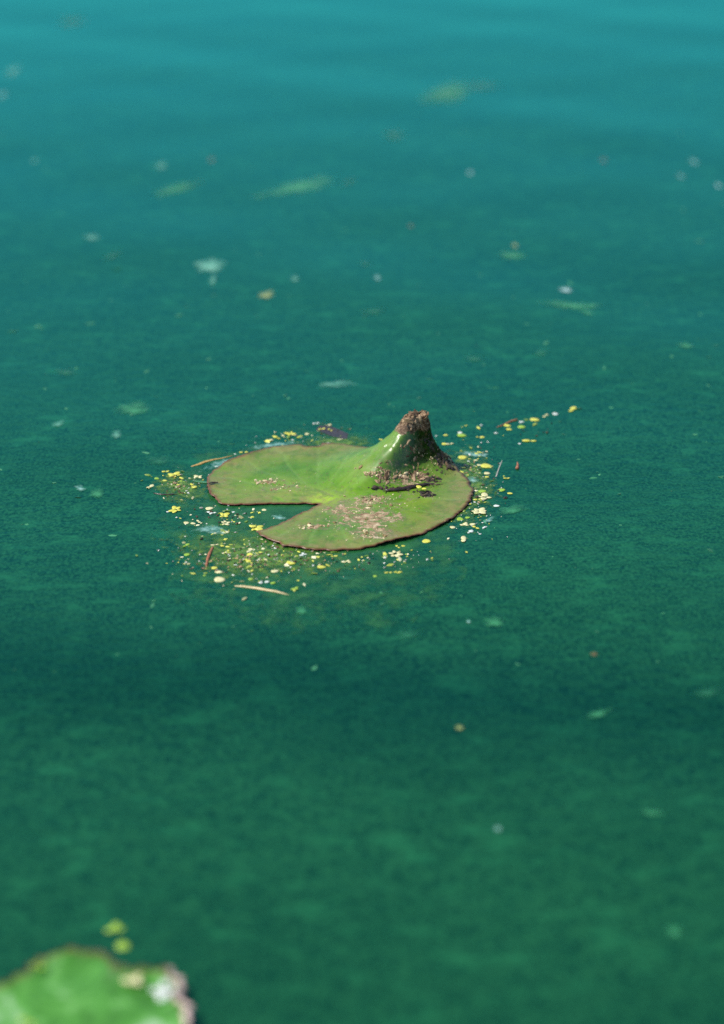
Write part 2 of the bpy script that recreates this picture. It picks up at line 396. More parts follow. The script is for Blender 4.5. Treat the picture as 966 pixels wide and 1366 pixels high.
def blob(px, py, rx, ry):
    x, y = wpx(px, py); return np.exp(-(((V2[:, 0] - x) / (rx * MPX)) ** 2 + ((V2[:, 1] - y) / (ry * MPX / 0.415)) ** 2))
crust = np.zeros(len(V2))
for b, k in (((475, 690, 55, 14), 1.0), ((500, 668, 50, 10), 0.8), ((500, 712, 32, 9), 1.05), ((450, 676, 18, 6), 0.7), ((420, 703, 22, 4), 0.95), ((357, 642, 20, 3), 1.25),
             ((375, 650, 30, 5), 0.9), ((540, 645, 40, 10), 0.8), ((455, 655, 30, 6), 0.5), ((520, 690, 34, 9), 0.55), ((330, 652, 30, 8), 0.25), ((520, 640, 25, 8), 0.7), ((560, 660, 30, 6), 0.6)):
    crust += blob(*b) * k
crust = np.clip(crust, 0, 1.15) + 0.05
az = np.arctan2(V2[:, 1] - CY, V2[:, 0] - CX)
wet = np.exp(-(((np.degrees(az) % 360) - 228) / 20) ** 2) * np.clip((z - .002) / .004, 0, 1)
crust += np.clip(z / 0.02, 0, 1) * 0.35
crust *= 1 - 0.8 * wet
shade_rot = np.clip((z - .007) / .006, 0, 1) * np.clip(np.cos(az - R(332)) * 2.0, 0, 1)  # shade painted on the side turned from the sun, with some rotted tissue
shade_moss = np.clip((z - 0.006) / 0.008, 0, 1) * np.clip((np.cos(az - R(300)) - 0.30) * 6, 0, 1) * 0.95 + blob(535, 640, 40, 8) * 0.5  # dark green of the front face, partly moss, partly its shade painted in
shade_moss = np.clip(shade_moss, 0, 1)
heartm = np.clip(np.exp(-((dh - 0.0) / 0.009) ** 2) + 0.35 * np.exp(-(((V2[:, 0] - HX) / 0.045) ** 2 + ((V2[:, 1] - HY - .004) / 0.02) ** 2)), 0, 1)
pad = empty('lily_pad', (CX * 0 + at(453, 665).x, at(453, 665).y, 0))
tag(pad, 'notched green lily pad pushed up into a brown-tipped peak, scattered with debris', 'lily pad', 'lily pads on the pond')
off = Vector(pad.location)
def local(V): return [Vector(v) - off for v in V]
top = [(x, y, h) for (x, y), h in zip(V2, zz)]
blade = mesh_obj('blade', local(top), F2, M['pad'], pad, True, dict(rim=rim / 0.04, crust=crust, tip=tipm, heart=heartm, vein=vein, shade_moss=shade_moss, wet=wet, shade_rot=shade_rot))
blade.data.materials.append(M['under'])
so = blade.modifiers.new('thickness', 'SOLIDIFY'); so.thickness = 0.0005; so.offset = -1; so.material_offset = 1; so.use_quality_normals = False
bvh = BVHTree.FromPolygons([Vector(v) for v in top], F2)
def on_pad(x, y):
    h = bvh.ray_cast(Vector((x, y, 0.3)), Vector((0, 0, -1)))
    return (h[0].z, h[1]) if h[0] is not None else (wz(x, y), Vector((0, 0, 1)))

def tube(path, radii, seg=7, flat=1.0, twist=0.0, caps=True):
    V, F = [], []; n = len(path); path = [Vector(p) for p in path]
    for i, p in enumerate(path):
        d = (path[min(i + 1, n - 1)] - path[max(i - 1, 0)]).normalized()
        sx = d.cross(Vector((0, 0, 1))); sx = sx.normalized() if sx.length > 1e-6 else Vector((1, 0, 0)); up = sx.cross(d)
        for k in range(seg):
            a = 2 * math.pi * k / seg + twist * i
            r = radii[i] * (1 + 0.12 * math.sin(3 * a + i))
            V.append(p + sx * math.cos(a) * r + up * math.sin(a) * r * flat)
    for i in range(n - 1):
        for k in range(seg):
            F.append((i * seg + k, i * seg + (k + 1) % seg, (i + 1) * seg + (k + 1) % seg, (i + 1) * seg + k))
    if caps: F += [tuple(range(seg))[::-1], tuple((n - 1) * seg + k for k in range(seg))]
    return V, F
def margin_mesh(outline, zf, rad, rv=0.55):
    n = len(outline); seg = 6; V, F = [], []
    for i in range(n):
        a, b = np.array(outline[i - 1]), np.array(outline[(i + 1) % n]); t = (b - a) / (np.linalg.norm(b - a) + 1e-9)
        x, y = outline[i]; zc = zf(i); r = (rad(x, y) if callable(rad) else rad) * max(.15, 1 + rv * noise.noise(Vector((x * (300 if rv < 1 else 90), y * (300 if rv < 1 else 90), 1))))
        for k in range(seg):
            an = 2 * math.pi * k / seg
            V.append((x + t[1] * math.cos(an) * r, y - t[0] * math.cos(an) * r, zc + math.sin(an) * r * 0.8))
    for i in range(n):
        for k in range(seg):
            j = (i + 1) % n; F.append((i * seg + k, i * seg + (k + 1) % seg, j * seg + (k + 1) % seg, j * seg + k))
    return V, F
# the first len(OUT) vertices of the triangulation are the outline itself
mv, mf = margin_mesh(OUT, lambda i: zz[i] - 0.0003, 0.00030, 1.2)
mesh_obj('margin', local(mv), mf, M['margin'], pad)

# ------------------------------------------------------------------ crumbs
RND = []
def crumbs(spots, size, squash=0.6, elong=1.8, sink=0.3, zf=on_pad):
    V, F = [], []; RND.clear()
    for (x, y) in spots:
        h, nrm = zf(x, y); r = size * min(3.2, random.lognormvariate(-0.12, 0.5)); rv = random.random()
        q = nrm.to_track_quat('Z', 'Y').to_matrix() @ Matrix.Rotation(random.uniform(0, 6.28), 3, 'Z') @ Matrix.Rotation(random.uniform(-.4, .4), 3, 'X')
        e = random.uniform(1, elong); base = len(V); k = random.randint(4, 6)
        c = Vector((x, y, h)) + nrm * (r * squash * (0.5 - sink))
        for ring, rr, hh in ((0, 1.0, -0.5), (1, 0.75, 0.45)):
            for i in range(k):
                a = 2 * math.pi * i / k + ring * 0.4; j = random.uniform(0.6, 1.3)
                V.append(c + q @ Vector((math.cos(a) * r * rr * j * e, math.sin(a) * r * rr * j, hh * r * squash * random.uniform(.6, 1.5))))
        V.append(c + q @ Vector((0, 0, r * squash * random.uniform(.5, 1.1))))
        RND.extend([rv] * (2 * k + 1))
        for i in range(k):
            i2 = (i + 1) % k
            F += [(base + i, base + i2, base + k + i2, base + k + i), (base + k + i, base + k + i2, base + 2 * k)]
    return V, F
def gspots(px, py, rx, ry, n, z=PADZ):
    o = []
    while len(o) < n:
        a, b = random.gauss(0, 0.5), random.gauss(0, 0.5)
        d = (at(px + a * rx, py + b * ry, z) - cam_loc).normalized()
        hit = bvh.ray_cast(cam_loc, d)
        if hit[0] is not None and ry: o.append((hit[0].x, hit[0].y))
        elif random.random() < .05: o.append(wpx(px, py, z))
    return o
# torn crown of the peak: a part of the pad
tv = []; k = 0
while len(tv) < 330:
    a = random.uniform(0, 6.283); s = random.uniform(0, 26) * MPX; x, y = CX + s * math.cos(a), CY + s * math.sin(a)
    h, _ = on_pad(x, y); k += 1
    if h > 0.030 + random.uniform(-.005, .006) and (math.cos(a - R(345)) < .55 or random.random() < .12): tv.append((x, y))
v, f = crumbs(tv, 0.00075, 0.55, 2.6, 0.1)
crown = mesh_obj('torn_tip', local(v), f, M['crumb_brown'], pad, False, dict(rnd=list(RND))); tag(crown, 'crumbly brown torn tip', kind='stuff')
# upright dead flaps round the torn rim
for (a0, hh, ww) in ((120, .0040, .0030), (175, .0052, .0024), (215, .0030, .0034), (20, .0036, .0036), (-40, .0030, .003), (70, .0032, .003)):
    V, F = [], []
    for i in range(5):
        for j in range(4):
            an = R(a0) + (i / 4 - .5) * ww / 0.0062; rr = 0.0062 + 0.0004 * j + random.uniform(-.0002, .0002)
            x, y = CX + rr * math.cos(an), CY + rr * math.sin(an)
            V.append(Vector((x, y, 0.0415 + PADZ + hh * (j / 3) * (1 - abs(i / 4 - .5) * 1.3) * random.uniform(.75, 1.15))) - off)
    for i in range(4):
        for j in range(3): F.append((i * 4 + j, (i + 1) * 4 + j, (i + 1) * 4 + j + 1, i * 4 + j + 1))
    fl = mesh_obj('tip_flap', V, F, M['crumb_brown'], pad, False, dict(rnd=[.35] * len(V)))
    m_ = fl.modifiers.new('t', 'SOLIDIFY'); m_.thickness = 0.0005

def stuff(name, label, spots, size, mat, **kw):
    v, f = crumbs(spots, size, **kw); o = mesh_obj(name, v, f, mat, None, False, dict(rnd=list(RND))); tag(o, label, None, None, 'stuff'); return o
stuff('silt_crumbs', 'pale tan crumbs of dried silt strewn over the pad in front of the peak',
      gspots(475, 690, 60, 22, 120) + gspots(500, 672, 60, 16, 110) + gspots(420, 702, 26, 5, 60) + gspots(357, 642, 24, 4, 70) + gspots(375, 650, 30, 8, 50)
      + gspots(535, 636, 34, 8, 110) + gspots(500, 628, 20, 8, 50) + gspots(490, 712, 34, 10, 60) + gspots(575, 612, 16, 8, 25), 0.00052, M['crumb_tan'])
stuff('dark_litter', 'black crumbs of rotting litter around the twig and as painted shade on the peak',
      gspots(575, 642, 14, 8, 100) + gspots(568, 659, 12, 5, 60) + gspots(530, 652, 26, 5, 60) + gspots(592, 612, 14, 14, 130) + gspots(574, 590, 6, 16, 40) + gspots(510, 652, 16, 3, 30), 0.00075, M['crumb_dark'])  # the crumbs up the right side of the peak blacken it as shade
stuff('brown_litter', 'brown fibrous crumbs of litter heaped at the foot of the peak',
      gspots(558, 634, 26, 8, 110) + gspots(548, 602, 18, 22, 34) + gspots(512, 622, 8, 14, 16) + gspots(512, 638, 10, 7, 50) + gspots(495, 632, 12, 4, 30) + gspots(592, 616, 12, 8, 40) + gspots(500, 665, 20, 4, 25), 0.00066, M['crumb_brown'], elong=3.2)

# fine specks scattered on the floating mat
def wspot(px, py, rx, ry, n): return [tuple(at(px + random.gauss(0, .5) * rx, py + random.gauss(0, .5) * ry, 0)[:2]) for _ in range(n)]
wfn = lambda x, y: (wz(x, y) + .0004, Vector((0, 0, 1)))
# ------------------------------------------------------------------ near pad in the corner, out of focus
pts2 = [(-120, 1400), (-60, 1350), (-20, 1330), (5, 1318), (40, 1296), (75, 1277), (100, 1269), (135, 1279), (158, 1297), (178, 1305), (188, 1298), (206, 1304), (226, 1301), (234, 1318), (238, 1334), (246, 1352), (250, 1400), (235, 1470), (170, 1530), (60, 1560), (-40, 1540), (-120, 1480)]
OUT2 = densify([tuple(at(*p, .003)[:2]) for p in pts2], 0.002, 0.0040, seed=4)
Vb, Fb = leaf_mesh(OUT2, 0.005)
rb = seg_dist(Vb, OUT2)
zb = np.array([0.003 + 0.0022 * noise.noise(Vector((x * 40, y * 40, 1))) for x, y in Vb]) + np.clip(1 - rb / 0.010, 0, 1) ** 2 * 0.0035
zb = np.maximum(zb, 0.0012)
o2 = at(80, 1380); pad2 = empty('lily_pad', (o2.x, o2.y, 0))
tag(pad2, 'blurred bright green lily pad cut off by the bottom left corner', 'lily pad', 'lily pads on the pond')
l2 = lambda V: [Vector(v) - Vector((o2.x, o2.y, 0)) for v in V]
b2 = mesh_obj('blade', l2([(x, y, h) for (x, y), h in zip(Vb, zb)]), Fb, M['pad2'], pad2, True, dict(rim=rb / 0.03))
b2.data.materials.append(M['under']); so = b2.modifiers.new('thickness', 'SOLIDIFY'); so.thickness = 0.0009; so.offset = -1; so.material_offset = 1
XR = at(222, 1330).x
pale = lambda x: min(1, max(0, (x - XR) / .012 + .5))
mv, mf = margin_mesh(OUT2, lambda i: zb[i], lambda x, y: 0.0005 + 0.0013 * pale(x), rv=1.3)
mesh_obj('margin', l2(mv), mf, M['margin2'], pad2, True, dict(rnd=[.05 + .9 * pale(v[0]) * (.5 + .5 * noise.noise(Vector(v) * 60)) for v in mv]))
bvh2 = BVHTree.FromPolygons([Vector((x, y, h)) for (x, y), h in zip(Vb, zb)], Fb)
def on_pad2(x, y):
    h = bvh2.ray_cast(Vector((x, y, .3)), Vector((0, 0, -1))); return (h[0].z, h[1]) if h[0] is not None else (wz(x, y), Vector((0, 0, 1)))

# ------------------------------------------------------------------ duckweed
def frond(cx, cy, w, ang, asp, lift, V, F, tilt=(0, 0)):
    b = len(V); n = 10; ca, sa = math.cos(ang), math.sin(ang)
    def put(u, v, h): V.append(Vector((cx + u * ca - v * sa, cy + u * sa + v * ca, lift + h + tilt[0] * u + tilt[1] * v)))
    for ring, (rr, hh) in enumerate(((1.0, 0.0), (0.98, 0.07), (0.62, 0.15))):
        for k in range(n):
            a = 2 * math.pi * k / n; e = 1 + 0.16 * math.cos(a)          # egg-shaped
            put(math.cos(a) * w * .5 * rr * e, math.sin(a) * w * .5 * asp * rr * (1 - .12 * math.cos(a)), hh * w * .5)
    put(0, 0, 0.17 * w * .5)
    for r_ in (0, 1):
        for k in range(n): F.append((b + r_ * n + k, b + r_ * n + (k + 1) % n, b + (r_ + 1) * n + (k + 1) % n, b + (r_ + 1) * n + k))
    for k in range(n): F.append((b + 2 * n + k, b + 2 * n + (k + 1) % n, b + 3 * n))
    F.append(tuple(b + k for k in range(n))[::-1])
def duckweed(px, py, nf, wpx_, col, zbase=None, name='duckweed'):
    if zbase is None: p = at(px, py, 0.0004); p.z = max(wz(p.x, p.y), -0.004) + 0.0002
    else:
        p = at(px, py, zbase); h, _ = on_pad(p.x, p.y) if zbase < .01 or True else (zbase, 0); p.z = zbase
    scale = (p - cam_loc).length / DIST
    W = wpx_ * MPX * scale * 1.12; V, F = [], []
    if nf == 1: frond(0, 0, W, random.uniform(-.5, .5), random.uniform(.68, .95), 0, V, F, (random.uniform(-.08, .08), random.uniform(-.05, .12)))
    else:
        fw = W / (1.0 + 0.62 * (nf - 1) if nf < 4 else 2.1); a0 = random.uniform(0, 6.28); a1 = random.uniform(-1.3, 1.3)
        for k in range(nf):
            if nf == 2: a = k * math.pi + random.uniform(-.4, .4) + a1; d = fw * 0.42
            elif nf == 3: a = a1 * .6 + (0, math.pi, random.choice((1.2, -1.3)))[k] + random.uniform(-.3, .3); d = fw * 0.42
            else: a = a0 + k * 2 * math.pi / nf + random.uniform(-.25, .25); d = fw * 0.50
            sz = fw * random.uniform(.55, 1.15)
            frond(d * math.cos(a), d * math.sin(a), sz, a, random.uniform(.66, .85), 0.00012 * k, V, F, (random.uniform(-.05, .16), random.uniform(-.1, .1)))
    return mesh_obj(name, V, F, M[col], None, True, None, p)
def z1(X, Y): return 180 + .3106 * X, 520 + .3106 * Y
def z2(X, Y): return 420 + .3934 * X, 520 + .3934 * Y
WORD = dict(Y='yellow', P='cream', G='lime green', W='bleached white')
CL = {
 "off the pad's left tip": (z1, .3106, [(132,350,2,26,'Y'),(93,379,1,20,'G'),(127,388,1,20,'Y'),(172,366,5,58,'Y'),(235,378,1,11,'P'),(272,373,3,44,'P'),(70,414,2,34,'P'),(252,410,2,42,'Y'),(205,392,2,22,'G')]),
 "behind the pad's left lobe": (z1, .3106, [(468,267,2,36,'Y'),(578,214,3,34,'P'),(612,204,2,38,'Y'),(640,198,2,26,'P'),(668,187,4,46,'Y'),(677,213,1,12,'W'),(738,188,1,18,'P'),(778,143,2,28,'W'),(803,165,3,36,'Y'),(828,150,2,26,'P'),(838,170,2,28,'Y'),(350,328,1,18,'W'),(430,275,1,10,'W')]),
 "in front of the pad's left lobe": (z1, .3106, [(175,512,5,58,'Y'),(140,520,1,12,'W'),(318,507,1,32,'P'),(332,524,3,48,'W'),(400,513,2,22,'W'),(383,536,4,48,'Y'),(422,522,1,14,'W'),(220,568,1,22,'P'),(249,570,1,22,'P'),(273,562,2,24,'P'),(390,570,5,46,'P'),(388,608,1,30,'P'),(554,513,1,20,'P'),(520,590,4,76,'Y')]),
 "on the algae mat before the notch": (z1, .3106, [(218,663,2,32,'G'),(345,662,2,30,'P'),(387,668,2,38,'Y'),(222,703,1,24,'G'),(222,742,2,26,'P'),(298,792,1,13,'G'),(340,760,1,26,'Y'),(358,777,1,32,'P'),(361,811,1,44,'P'),(497,681,1,26,'P'),(430,747,1,14,'W'),(495,735,2,36,'Y'),(550,725,2,32,'P'),(600,775,1,34,'P'),(496,808,1,20,'G'),(553,821,2,44,'W'),(592,825,1,22,'G'),(688,848,3,46,'G'),(667,740,1,40,'Y'),(725,705,3,44,'W'),(400,690,2,30,'Y')]),
 "along the pad's front edge": (z1, .3106, [(800,757,1,36,'Y'),(857,712,2,26,'Y'),(910,737,3,52,'P'),(1031,797,1,16,'G'),(1090,782,2,28,'Y'),(1130,780,3,40,'Y'),(1120,703,6,66,'P'),(1128,672,2,28,'Y'),(1152,668,1,16,'Y'),(1165,704,1,12,'G'),(1250,648,1,34,'Y')]),
 "right of the pad": (z2, .3934, [(500,228,1,28,'Y'),(556,218,2,30,'Y'),(557,253,1,16,'P'),(580,256,1,38,'Y'),(545,237,1,14,'P'),(583,281,1,20,'P'),(583,293,1,14,'Y'),(652,297,3,28,'Y'),(566,342,1,26,'G'),(577,362,4,52,'P'),(552,371,2,24,'Y'),(633,338,1,22,'G'),(661,349,1,18,'Y'),(615,392,1,20,'W'),(558,412,6,54,'P'),(492,437,1,22,'G'),(517,432,1,16,'G'),(467,465,1,18,'P'),(508,458,3,38,'P'),(534,455,1,20,'P'),(547,465,2,26,'Y'),(526,481,2,26,'W'),(505,506,2,34,'P'),(560,488,1,10,'W'),(530,268,1,10,'G'),(520,240,1,10,'W')]),
 "behind the peak": (z2, .3934, [(439,181,1,18,'Y'),(458,181,2,24,'P'),(497,152,1,30,'G'),(492,143,1,14,'W'),(560,158,2,24,'Y'),(443,151,1,14,'Y'),(614,144,1,12,'W'),(412,154,1,8,'W')]),
 "in the trail leading to the upper right": (z2, .3934, [(658,131,1,18,'Y'),(700,123,1,24,'G'),(744,98,1,30,'Y'),(782,84,2,32,'P'),(815,78,1,18,'W'),(876,63,2,44,'Y'),(730,170,2,38,'Y'),(694,180,1,10,'W'),(700,106,1,16,'W')]),
}
ORD = ['leftmost', 'second', 'third', 'fourth', 'fifth', 'sixth', 'seventh', 'eighth', 'ninth', 'tenth', 'eleventh', 'twelfth']
for place, (zf, sc, items) in CL.items():
    by = {}
    for it in items: by.setdefault((it[4], min(it[2], 2) + (it[2] > 3)), []).append(it)
    for (col, cls), L in by.items():
        L.sort(key=lambda q: q[0])
        for i, (X, Y, nf, wd, c_) in enumerate(L):
            px, py = zf(X, Y)
            o = duckweed(px, py, nf, wd * sc, c_)
            kind = {1: 'single duckweed frond', 2: 'small duckweed', 3: 'large duckweed rosette'}[cls]
            q = '' if len(L) == 1 else (', leftmost of them' if i == 0 else (', rightmost of them' if i == len(L) - 1 else ', %s from left' % ORD[i]))
            tag(o, ('%s %s %s' % (WORD[col], kind, place)) + q, 'duckweed', 'duckweed floating around the lily pad')
# on the pad, resting on the twig
zt = on_pad(*wpx(561, 651, .004))[0] + 0.0036
tag(duckweed(562, 651, 2, 14, 'Y', zt), 'bright yellow duckweed sitting on the dark twig on the pad', 'duckweed', 'duckweed floating around the lily pad')
for (px, py, n_, wd, c_, lb, zo) in ((154, 1239, 3, 30, 'G', 'blurred lime duckweed floating beyond the corner pad', 0), (163, 1260, 1, 17, 'G', 'dim blurred duckweed just nearer than the bright lime one', 0),
        (50, 1288, 2, 18, 'G', "blurred green duckweed on the corner pad's far left rim", 1), (36, 1356, 2, 20, 'G', 'blurred yellow-green duckweed lying on the corner pad', 1),
        (178, 1306, 3, 30, 'P', "cream scrap on the corner pad's far rim beside the white one", 1), (222, 1313, 4, 42, 'W', "white bleached scrap on the corner pad's right rim", 1)):
    o = duckweed(px, py, n_, wd * 1.0, c_)
    if zo: p = at(px, py, .007); o.location = (p.x, p.y, on_pad2(p.x, p.y)[0] + .0012)
    tag(o, lb, 'duckweed' if c_ == 'G' else 'plant scrap', 'scraps around the corner pad')

# ------------------------------------------------------------------ twigs, straw, leaves
def stick(name, label, cat, pix, rads, mat, flat=1.0, z=None, group=None, child=None):
    P = []
    for i, (x, y) in enumerate(pix):
        p = at(x, y, 0.001)
        p.z = (wz(p.x, p.y) + rads[i] * flat * 0.6) if z is None else z[i]
        if z is not None: q = at(x, y, z[i]); p = q
        P.append(p)
    # resample
    PP, RR = [], []
    for i in range(len(P) - 1):
        for k in range(4):
            u = k / 4; j = Vector((random.uniform(-1, 1), random.uniform(-1, 1), random.uniform(-.5, .5))) * rads[i] * .12
            PP.append(P[i].lerp(P[i + 1], u) + j); RR.append(rads[i] * (1 - u) + rads[i + 1] * u)
    PP.append(P[-1]); RR.append(rads[-1])
    v, f = tube(PP, RR, 7, flat)
    o0 = P[0].copy(); o = mesh_obj(name, [q - o0 for q in v], f, mat, None, True, None, o0)
    tag(o, label, cat, group); return o
stick('reed_stem', 'pale straw-coloured reed stem floating in front of the algae mat', 'reed stem', [(313, 779), (325, 780), (345, 783), (368, 787), (386, 791)], [.0004, .0011, .0013, .0012, .0003], M['straw'], .6)
stick('willow_leaf', 'narrow tan leaf touching the far left edge of the pad', 'leaf', [(255, 621), (266, 618), (280, 613), (296, 610), (312, 606)], [.0005, .0016, .0013, .0007, .0003], M['tan'], .3)
stick('twig', 'short russet twig standing in the algae mat left of the notch', 'twig', [(275, 752), (277, 744), (280, 735), (284, 728)], [.0008, .0011, .0011, .0008], M['redtwig'], .8)
stick('twig', 'russet twig floating in the trail at the upper right', 'twig', [(663, 568), (672, 565), (682, 560), (690, 558)], [.0004, .0007, .0008, .0010], M['redtwig'], .8)
stick('twig', 'thin dark twig floating left of the pad', 'twig', [(205, 656), (216, 658), (228, 658), (238, 657)], [.0004, .0008, .0007, .0003], M['darktwig'], .7)
stick('grass_wisp', 'thin grey grass wisp floating right of the peak', 'grass', [(662, 634), (665, 625), (670, 612)], [.0006, .0005, .0003], M['crumb_grey'], .5)
stick('seed_husk', 'tiny brown upright husk right of the grass wisp', 'seed husk', [(690, 624), (691, 619), (690, 614)], [.0014, .0010, .0002], M['redtwig'], .8)
zt = [on_pad(*wpx(x, y, .004))[0] + 0.0012 for x, y in ((514, 654), (528, 653), (542, 651), (556, 648), (572, 645))]
stick('twig', 'thick dark wet twig lying on the pad before the peak', 'twig', [(514, 654), (528, 653), (542, 651), (556, 648), (572, 645)], [.0010, .0017, .0018, .0018, .0008], M['darktwig'], .85, zt)
zt = [on_pad(*wpx(x, y, .004))[0] + 0.0010 for x, y in ((278, 645), (284, 643.5), (291, 643.5))]
stick('twig', "short black twig lying on the pad's left tip", 'twig', [(278, 645), (284, 643.5), (291, 643.5)], [.0006, .0009, .0006], M['darktwig'], .7, zt)
for (x, y, dx, h_, lb) in ((557, 629, 1, .007, 'tallest tan grass stub, upright at the foot of the peak'), (561, 631, 4, .005, 'tan grass stub just right of the tallest one'), (552, 634, -4, .004, 'short tan grass stub just left of the tallest one'),
        (567, 632, 3, .0055, 'rightmost tan grass stub at the foot of the peak'), (546, 637, -6, .003, 'leftmost and shortest tan grass stub at the foot of the peak')):
    b = on_pad(*wpx(x, y, .006))[0]
    p0 = at(x, y, b); p1 = p0 + Vector((dx * MPX, 0.001, h_))
    v, f = tube([p0, p0.lerp(p1, .5) + Vector((.0003, 0, 0)), p1], [.0005, .0004, .00015], 5)
    o = mesh_obj('grass_stub', [q - p0 for q in v], f, M['crumb_tan'], None, True, None, p0)
    tag(o, lb, 'grass stub', 'grass stubs in the litter at the peak')

def flake(name, label, cat, px, py, wp, hp, ang, mat, group=None, bend=0.0, n=26, taper=0.0, zup=0.0006, thick=False):
    """an irregular thin scrap lying on the water; 'core' is 1 inside and 0 at its edge"""
    p = at(px, py, 0.0); sc = (p - cam_loc).length / DIST; dep = math.asin(cam_loc.z / (p - cam_loc).length)
    a_ = wp * MPX * sc * .5; b_ = hp * MPX * sc * .5 / math.sin(dep)
    V = [(0, bend * a_, 0)]; F = []; core = [1.0]; rings = 5; sd_ = random.uniform(0, 99); A = R(ang)
    ta = math.tan(A) / math.sin(dep)
    for r_ in range(1, rings + 1):
        u = r_ / rings
        for k in range(n):
            t_ = 2 * math.pi * k / n; jj = 1 + (0.30 * noise.noise(Vector((math.cos(t_) * 1.5, math.sin(t_) * 1.5, sd_))) + .14 * noise.noise(Vector((math.cos(t_) * 4, math.sin(t_) * 4, sd_)))) * u
            x = a_ * u * jj * math.cos(t_); y = b_ * u * jj * math.sin(t_) * (1 + taper * math.cos(t_) * u) + bend * a_ * (1 - (x / a_) ** 2)
            V.append((x, y + x * ta, 0)); core.append(1 - u)
    for k in range(n): F.append((0, 1 + k, 1 + (k + 1) % n))
    for r_ in range(rings - 1):
        for k in range(n): F.append((1 + r_ * n + k, 1 + (r_ + 1) * n + k, 1 + (r_ + 1) * n + (k + 1) % n, 1 + r_ * n + (k + 1) % n))
    W_ = [(x, y, wz(p.x + x, p.y + y) + zup + (0.0012 * c if thick else 0)) for (x, y, _), c in zip(V, core)]
    o = mesh_obj(name, W_, F, M[mat], None, True, dict(core=core), (p.x, p.y, 0)); tag(o, label, cat, group); return o
G1 = 'leaf scraps drifting in the water'
flake('dark_leaf', 'dark drowned leaf scrap showing behind the pad under the duckweed', 'leaf scrap', 444, 576, 44, 12, -16, 'darkleaf', zup=.0004)
